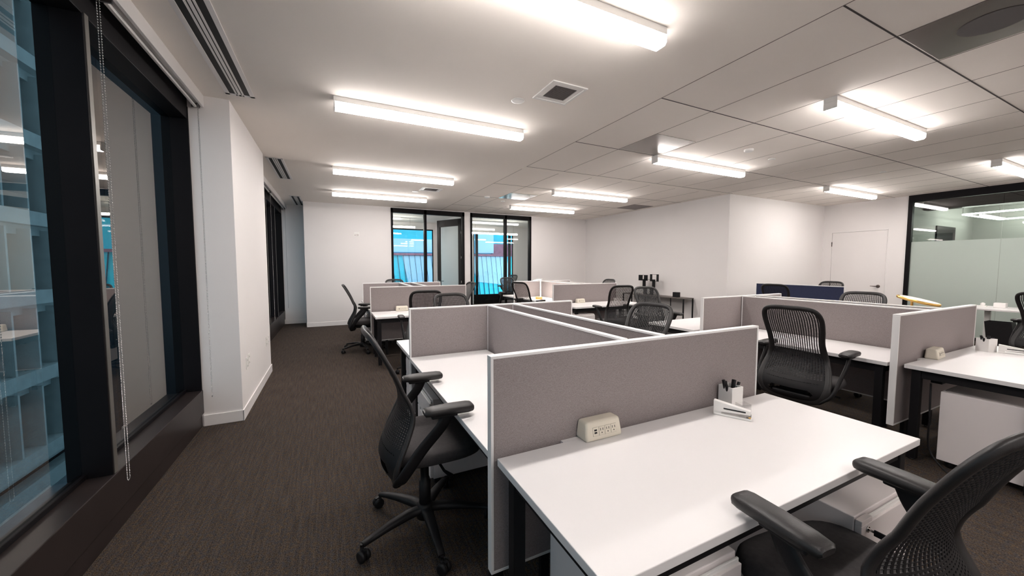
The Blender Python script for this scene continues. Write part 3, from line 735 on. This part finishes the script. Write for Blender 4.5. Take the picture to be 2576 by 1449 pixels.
# cluster F (centre far)
desk(3.95, 5.62, 5.52, 6.20, 'white far centre desk with small stapler and power box', '+y')
screen(3.93, 5.55, 6.25, 6.286, 'wide far centre divider behind the desk with stapler', z1=1.122)
desk(3.93, 4.58, 6.30, 7.88, 'white desk lit by the wooden-base lamp', '+x')
desk(4.92, 5.57, 6.30, 7.88, 'white desk behind the wide far centre divider', '-x')
screen(4.595, 4.631, 6.292, 7.90, 'near panel of the double divider behind the lit lamp', z1=1.122)
screen(4.86, 4.896, 6.292, 7.90, 'far panel of the double divider behind the lit lamp', z1=1.122)
screen(3.88, 5.48, 7.905, 7.941, 'pale divider lit by the desk lamp beside the glazed office', z1=1.122)
desk(3.92, 5.55, 7.955, 8.65, 'white desk corner between the lit divider and the glazed office', '-y')
# cluster C (navy)
desk(7.52, 8.13, 3.38, 4.88, 'white desk before the navy divider', '+x')
desk(8.36, 8.95, 3.38, 4.88, 'white desk behind the navy divider near the white door', '-x')
screen(8.20, 8.236, 3.36, 4.90, 'navy blue divider screen in front of the white wall', z1=1.122, m='navy', g='navy desk divider')

pedestal(1.855, .845, 0, 'white drawer pedestal with key, under the nearest desk beside the corner chair', key=True, z1=.60)
pedestal(.93, .93, 0, 'white drawer pedestal under the left end of the nearest desk')
pedestal(.81, 2.62, -PI / 2, 'white drawer pedestal under the desk of the left aisle chair')
pedestal(4.24, .80, 0, 'white pedestal at right edge under the desk with cream power box', z1=.565)
pedestal(.83, 3.50, PI, 'white pedestal under the desk corner behind the left cross divider')
pedestal(.80, 7.58, -PI / 2, 'white pedestal under the desk of the far aisle chair')
pedestal(4.17, 5.74, 0, 'white pedestal under the far centre desk that carries a stapler')

# ------------------------------------------------------------ desk objects
def power_box(x, y, z, rz, label):
    """front face local -y, length .20 along x"""
    t = thing('power_outlet_box', label, 'power box', (x, y, z), rz, 'cream desktop power boxes')
    b0 = [(-.10, -.042), (.10, -.042), (.10, .042), (-.10, .042)]; t0 = [(-.093, -.026), (.093, -.026), (.093, .036), (-.093, .036)]
    m = MB(); m.add([(*p, 0) for p in b0] + [(*p, .082) for p in t0], [(3, 2, 1, 0), (4, 5, 6, 7), (0, 1, 5, 4), (1, 2, 6, 5), (2, 3, 7, 6), (3, 0, 4, 7)])
    m.build('body', 'cream_plastic', t, bevel=.012, seg=4)
    mx = Matrix.Translation((0, -.0345, .040)) @ Matrix.Rotation(math.atan2(.016, .082) * -1, 4, 'X')
    for k in range(4):
        cx = -.048 + k * .033
        s = MB(); s.box(cx - .014, cx + .014, -.0015, .001, -.018, .018, mx); sk = s.build('usb_port' if k == 0 else 'socket', 'cream_plastic', t, bevel=.0008)
        q = MB()
        if k == 0:
            q.box(cx - .007, cx + .007, -.0022, -.0012, .003, .010, mx); q.box(cx - .007, cx + .007, -.0022, -.0012, -.008, -.001, mx)
        else:
            q.box(cx - .0075, cx - .0050, -.0022, -.0012, .001, .011, mx); q.box(cx + .0050, cx + .0075, -.0022, -.0012, .001, .011, mx)
            q.lathe([(.0026, 0), (.0026, .001)], 10, mx @ Matrix.Translation((cx, -.0012, -.008)) @ Matrix.Rotation(PI / 2, 4, 'X'))
        q.build('slot', 'slot_black', sk)
        e_ = MB(); e_.box(cx - .0145, cx + .0145, -.0006, .0004, -.0185, .0185, mx); e_.build('rim', 'rim_beige', sk)
    bx(-.07, .07, .036, .046, -.05, .01).build('clamp', 'black_metal', t)
    return t
power_box(1.056, 1.288, DZ, 0, 'cream power box with one double USB and three sockets on the nearest desk')
power_box(4.45, 1.20, DZ, R(4), 'cream power box at right in front of the white-posted divider')
power_box(1.03, 6.36, DZ, 0, 'small cream power box on the left desk behind the cross divider')
power_box(4.52, 6.16, DZ, 0, 'small cream power box on the far centre desk')
power_box(4.55, 6.95, DZ, -PI / 2, 'small cream power box beside the lit desk lamp')
def cup(x, y, rz, label, s=.041, hgt=.108, pens=True, where='near'):
    t = thing('pen_cup', label, 'pen cup', (x, y, DZ), rz, 'square white pen cups'); m = MB(); w_ = .005
    m.box(-s, s, -s, -s + w_, 0, hgt); m.box(-s, s, s - w_, s, 0, hgt); m.box(-s, -s + w_, -s + w_, s - w_, 0, hgt); m.box(s - w_, s, -s + w_, s - w_, 0, hgt); m.box(-s + w_, s - w_, -s + w_, s - w_, 0, .006)
    m.build('cup_body', 'white_plastic', t)
    if pens:
        labs = ['leftmost black marker leaning out of the white pen cup', 'short black marker in the pen cup beside the leftmost one', 'thickest black marker at the middle of the pen cup', 'black marker right of middle in the pen cup', 'rightmost black marker in the white pen cup', 'hidden black marker at the back of the pen cup']
        for k, (px, py, tx, ty, L) in enumerate(((-.026, .008, -.10, .02, .135), (-.010, -.016, -.16, .0, .118), (.006, .0, .12, .02, .130), (.018, .010, .10, .03, .128), (.027, -.006, .14, -.02, .122), (.010, .026, -.05, .05, .118))):
            mw = Matrix.Translation((x, y, DZ)) @ Matrix.Rotation(rz, 4, 'Z'); p = mw @ Vector((px * .55, py * .55, .008))
            pn = MB().lathe([(.0060, 0), (.0082, .004), (.0082, L - .002), (.0076, L)], 10).build('marker_pen', 'black_plastic')
            pn.location = p; pn.rotation_euler = (-ty * 2.2, tx * 2.2, rz); pn['label'] = labs[k] if where == 'near' else labs[k].replace('white pen cup', 'right-hand pen cup').replace('the pen cup', 'the right-hand pen cup'); pn['category'] = 'pen'; pn['group'] = 'black markers in the ' + where + ' pen cup'
cup(1.935, 1.268, R(-4), 'square white cup full of black markers on the nearest desk')
cup(5.20, 1.10, R(-20), 'square white cup at right edge beside the grey divider end', s=.043, hgt=.115, pens=True, where='right')
def stapler(x, y, rz, label, s=1.0):
    """length along +x from the rear hinge to the nose"""
    t = thing('stapler', label, 'stapler', (x, y, DZ), rz, 'white staplers on desks'); L = .165 * s
    bx(0, L, -.017, .017, 0, .010).build('base', 'white_plastic', t, bevel=.003)
    m = MB(); m.add([(0, -.015, .018), (L * .97, -.015, .028), (L * .97, -.015, .048), (0, -.015, .074), (0, .015, .018), (L * .97, .015, .028), (L * .97, .015, .048), (0, .015, .074)], [(0, 1, 2, 3), (7, 6, 5, 4), (0, 4, 5, 1), (1, 5, 6, 2), (2, 6, 7, 3), (3, 7, 4, 0)])
    m.build('top_arm', 'white_plastic', t, bevel=.002)
    bx(0, .035, -.014, .014, .008, .035).build('hinge_block', 'white_plastic', t, bevel=.002)
    bx(.04, L * .99, -.010, .010, .019, .027).build('magazine', 'steel', t)
    bx(L * .92, L * .985, -.009, .009, .012, .026).build('nose', 'brass', t, bevel=.001)
    bx(.045, L * .85, -.0156, -.0150, .036, .043).build('side_slot', 'slot_black', t)
    bx(L * .86, L * .97, -.008, .008, .0098, .0112).build('anvil', 'steel', t)
stapler(1.750, 1.232, R(-62), 'white stapler in front of the pen cup on the nearest desk')
stapler(5.215, 1.035, R(-80), 'white stapler at the right photo edge')
stapler(5.36, 6.12, R(-10), 'white stapler on the far centre desk beside a mesh chair')
tp = thing('tape_dispenser', 'clear acrylic block dispenser with metal clips beside the near pen cup', 'tape dispenser', (1.868, 1.155, DZ), R(-18))
bx(-.026, .026, -.024, .024, .0, .003).box(-.026, .026, -.024, -.0225, .003, .058).box(-.026, .026, .0225, .024, .003, .058).box(-.026, -.0245, -.0225, .0225, .003, .058).box(.0245, .026, -.0225, .0225, .003, .058).build('clear_box', 'clear_acrylic', tp)
cl = MB(); random.seed(3)
for k in range(14):
    p = Vector((random.uniform(-.018, .018), random.uniform(-.016, .016), random.uniform(.006, .022))); a = random.uniform(0, PI)
    d_ = Vector((math.cos(a), math.sin(a), random.uniform(-.3, .3))) * .009; e_ = Vector((-math.sin(a), math.cos(a), .1)) * .003
    cl.sweep([p - d_ + e_, p + d_ + e_, p + d_ - e_, p - d_ - e_], .0008, n=5, closed=True)
cl.build('paper_clips', 'dark_nickel', tp, kind='stuff')

# lit desk lamp with wooden base
lp = thing('desk_lamp', 'lit white desk lamp with round wooden base', 'lamp', (4.15, 7.20, DZ), R(0))
MB().lathe([(.075, 0), (.078, .004), (.078, .050), (.074, .055)], 32).build('lamp_base', 'walnut', lp)
MB().sweep([(.045, 0, .055), (.045, 0, .445)], .011, n=12).build('stem', 'white_plastic', lp)
MB().sweep([(.075, 0, .452), (-.06, 0, .448), (-.17, 0, .42)], [.02, .028, .022], [.008, .009, .006], n=10, power=3).build('lamp_head', 'white_plastic', lp)
MB().sweep([(.03, 0, .441), (-.06, 0, .4375), (-.15, 0, .416)], [.014, .020, .016], .0015, n=8).build('light_strip', 'lens_desk', lp)
# brass lamp
gl_ = thing('table_lamp', 'brass lamp with tilted oval ring head above the right double divider', 'lamp', (5.02, 1.53, DZ), R(90))
MB().lathe([(.07, 0), (.07, .012), (.06, .016)], 28).build('lamp_base', 'brass', gl_)
MB().sweep([(0, 0, .016), (0, 0, .415)], .010, n=12).build('stem', 'brass', gl_)
mx = Matrix.Translation((-.04, 0, .425)) @ Matrix.Rotation(R(-14), 4, 'Y') @ Matrix.Diagonal((1.0, .62, 1, 1))
MB().lathe([(.150, -.012), (.155, -.006), (.155, .008), (.148, .012), (.135, .010)], 40, mx).build('ring_head', 'brass', gl_)
MB().lathe([(.134, -.004), (.134, .0125)], 40, mx).build('lamp_disc', 'white_plastic', gl_)

# console table and sculpture
ct = thing('console_table', 'slim black framed console table against the beige wall', 'table', (7.46, 6.97, 0))
CL = 2.0; tz = .735
bx(-.17, .17, -CL / 2, CL / 2, tz - .02, tz).build('table_top', 'wood_grey', ct, bevel=.002)
for sy in (-1, 1):
    for sx in (-1, 1): bx(sx * .155 - .012, sx * .155 + .012, sy * (CL / 2 - .013) - .012, sy * (CL / 2 - .013) + .012, 0, tz - .02).build('leg', 'black_metal', ct)
rr = MB(); rr.box(-.143, .143, CL / 2 - .022, CL / 2 - .004, .05, .07); rr.box(-.143, .143, -CL / 2 + .004, -CL / 2 + .022, .05, .07)
for q in (-.62, -.28, .19, .43): rr.box(-.16, -.145, q - .008, q + .008, .07, tz - .02)
rr.box(-.16, -.145, -CL / 2 + .025, CL / 2 - .025, .05, .07)
rr.build('rail', 'black_metal', ct)
sc_ = thing('abstract_sculpture', 'black abstract sculpture of stacked square frames on the console table', 'sculpture', (7.44, 7.18, tz))
def frame_block(name, y0, y1, z0, z1, wl, wr, parent):
    m = MB(); t_ = .008
    m.box(-.012, .012, y0, y0 + wr, z0, z1); m.box(-.012, .012, y1 - wl, y1, z0, z1); m.box(-.012, .012, y0 + wr, y1 - wl, z0, z0 + t_); m.box(-.012, .012, y0 + wr, y1 - wl, z1 - t_, z1)
    m.build(name, 'black_metal', parent)
# y grows to the left in the picture
frame_block('square_frame', -.162, .167, 0, .180, .109, .108, sc_)
frame_block('square_frame', -.213, .199, .180, .400, .092, .085, sc_)
frame_block('square_frame', .043, .346, .360, .508, .126, .112, sc_)
frame_block('square_frame', -.322, -.053, .350, .535, .057, .055, sc_)
bk = bx(-.05, .05, -.07, .07, 0, .12).build('black_box', 'black_plastic', bevel=.004); bk.location = (7.44, 6.30, tz); bk['label'] = 'small black box on the console table behind a mesh chair'; bk['category'] = 'box'

# sit-stand desk by the frosted glass, things on it, bin under it
sd = thing('standing_desk', 'white height-adjustable desk before the frosted glass', 'desk', (10.68, 1.75, 0))
bx(-.42, .42, -.72, .76, DZ - .03, DZ).build('worktop', 'laminate', sd, bevel=.004)
for q in (-.55, .52):
    l_ = bx(-.035, .035, q - .035, q + .035, .04, DZ - .03).build('leg', 'white_plastic', sd, bevel=.01)
    bx(-.33, .33, q - .04, q + .04, 0, .04).build('foot', 'white_plastic', l_, bevel=.006)
b1 = bx(-.06, .06, -.07, .07, 0, .085).build('white_box', 'white_plastic', bevel=.008); b1.location = (10.8, 2.16, DZ); b1['label'] = 'small white box on the standing desk'; b1['category'] = 'box'
b2 = thing('tape_dispenser', 'small white curved tape dispenser at left end of standing desk', 'tape dispenser', (10.8, 2.36, DZ), R(90))
bx(-.05, .05, -.025, .025, 0, .02).build('base', 'white_plastic', b2, bevel=.005)
MB().lathe([(.03, -.012), (.03, .012)], 20, Matrix.Translation((.0, 0, .045)) @ Matrix.Rotation(PI / 2, 4, 'X')).build('tape_roll', 'white_plastic', b2)
wb = MB(); b_ = [(-.12, -.19), (.12, -.19), (.12, .12), (-.12, .12)]; t_ = [(-.16, -.12), (.08, -.12), (.08, .17), (-.16, .17)]
wb.add([(*p, 0) for p in b_] + [(*p, .53) for p in t_] + [(p[0] * .93, p[1] * .93, .53) for p in t_] + [(p[0] * .9, p[1] * .9, .02) for p in b_],
       [(3, 2, 1, 0), (0, 1, 5, 4), (1, 2, 6, 5), (2, 3, 7, 6), (3, 0, 4, 7), (4, 5, 9, 8), (5, 6, 10, 9), (6, 7, 11, 10), (7, 4, 8, 11), (8, 9, 13, 12), (9, 10, 14, 13), (10, 11, 15, 14), (11, 8, 12, 15), (12, 13, 14, 15)])
wbo = wb.build('waste_bin', 'black_plastic'); wbo.location = (10.35, 2.03, 0); wbo['label'] = 'black tapered waste bin under the standing desk'; wbo['category'] = 'bin'

# cables under the right-hand desks
def cable(pts, label, r=.006):
    c_ = MB().sweep(spline(pts, 8), r, n=8).build('power_cable', 'black_plastic'); c_['label'] = label; c_['category'] = 'cable'
cable([(4.62, 1.02, .60), (4.55, 1.03, .42), (4.68, 1.00, .2), (4.55, .98, .05), (4.75, 1.02, .007), (5.0, 1.05, .007)], 'black cable dangling under the right desk behind the pedestal')
cable([(4.0, 1.09, .62), (3.98, 1.08, .35), (4.01, 1.08, .12), (3.97, .98, .008), (3.9, .88, .007)], 'black cable hanging to the carpet left of the right-edge pedestal')
fb = MB().box(-.03, .03, -.05, .05, 0, .03).build('floor_power_strip', 'cream_plastic', bevel=.004); fb.location = (3.75, 1.62, 0); fb['label'] = 'small cream power brick on the carpet under the slat-back chair desk'; fb['category'] = 'power strip'

# ------------------------------------------------------------ outside, left: precast concrete building
FX = -12.0
dt = thing('added_dark_tower', 'dark tower added beyond the concrete building to darken the view through the left windows', 'building', (FX, 46, 0))  # added dark block, keeps the far window pane dark behind its reflections
bx(-6, .5, -16.8, 30, -9, 26).build('tower_wall', 'dark_stone', dt)
bx(.5, .52, -16.8, 30, -9, 26).build('glazing', 'dark_glass_ext', dt)
bl = thing('concrete_building', 'blue-grey concrete office building with fins and ledges outside the left window', 'building', (FX, 0, 0))
tops = [.37 + 3.55 * k for k in range(-2, 6)]
for zt in tops:
    bx(-.9, .0, 8, 29, zt - .62, zt).build('ledge', 'concrete_ext', bl)
    bx(-.9, -.45, 8, 29, zt - 1.05, zt - .62).build('spandrel', 'concrete_ext', bl)
bx(-.9, -.3, 8, 29, -10, tops[0] - .62 - .9).build('lower_wall', 'concrete_ext', bl)
nf = 0
for zt in tops:
    y = 17.0
    fins = []
    while y < 29 and nf < 96:
        bx(-.75, -.04, y, y + .11, zt, zt + 2.75).build('fin', 'concrete_ext', bl); y += 1.45; nf += 1
fm = MB()
for zt in tops:
    y = 9.75
    while y < 17: fm.box(-.75, -.04, y, y + .11, zt, zt + 2.75); y += 1.45
fm.build('fin', 'concrete_ext', bl, kind='stuff')
bx(-1.0, -.88, 8, 29, -10, 26).build('glazing', 'dark_glass_ext', bl)
struct('ground', bx(-40, -1.35, -10, 70, -9.2, -9.0), 'plaza')
# outside, far: cyan clad building behind the offices
cb = thing('clad_building', 'bright cyan metal-clad building seen through the far offices', 'building', (0, 20, 0))
def cladp(name, m, poly, y=0.0, dep=.1):
    mx = Matrix.Translation((0, y, 0)) @ Matrix.Rotation(PI / 2, 4, 'X')
    MB().prism(poly, 0, dep, mx).build(name, m, cb)
cladp('facade_wall', 'cyan_clad', [(-4, -9), (16, -9), (16, 2.05), (-4, 2.05)], 0, -.4)
cladp('upper_wall', 'teal_clad', [(-4, 2.05), (16, 2.05), (16, 9), (-4, 9)], .5, -.4)
cladp('pale_panel', 'pale_clad', [(3.7, .0), (5.0, .0), (4.9, 2.0), (3.3, 2.0)], 0, .05)
cladp('pale_panel', 'pale_clad', [(7.5, .55), (9.6, .3), (9.3, 2.0), (6.9, 2.0)], 0, .05)
cladp('pale_panel', 'pale_clad', [(7.4, 2.2), (8.5, 2.2), (8.5, 3.6), (7.4, 3.6)], .5, .45)
cladp('brick_panel', 'brick_clad', [(8.5, 2.15), (10.2, 2.15), (10.2, 2.75), (8.5, 2.75)], .5, .3)
cladp('pale_panel', 'pale_clad', [(2.6, 2.2), (5.2, 2.2), (5.2, 2.9), (2.6, 2.9)], .5, .3)
cladp('coping', 'brick_clad', [(-4, 2.02), (16, 2.02), (16, 2.14), (-4, 2.14)], 0, .15)
for k in range(34):
    x = 1.6 + k * .29; cladp('seam', 'seam_dark', [(x + .26, -.6), (x + .28, -.6), (x + .02, 2.02), (x, 2.02)], 0, .058)
bx(-.3, 7.9, 13.8, 19.8, -1.0, -.8).build('low_roof', 'plaza'); 
o_ = COL.objects['low_roof']; o_.name = 'flat_roof'; o_['label'] = 'flat grey roof outside the far office windows'; o_['category'] = 'roof'
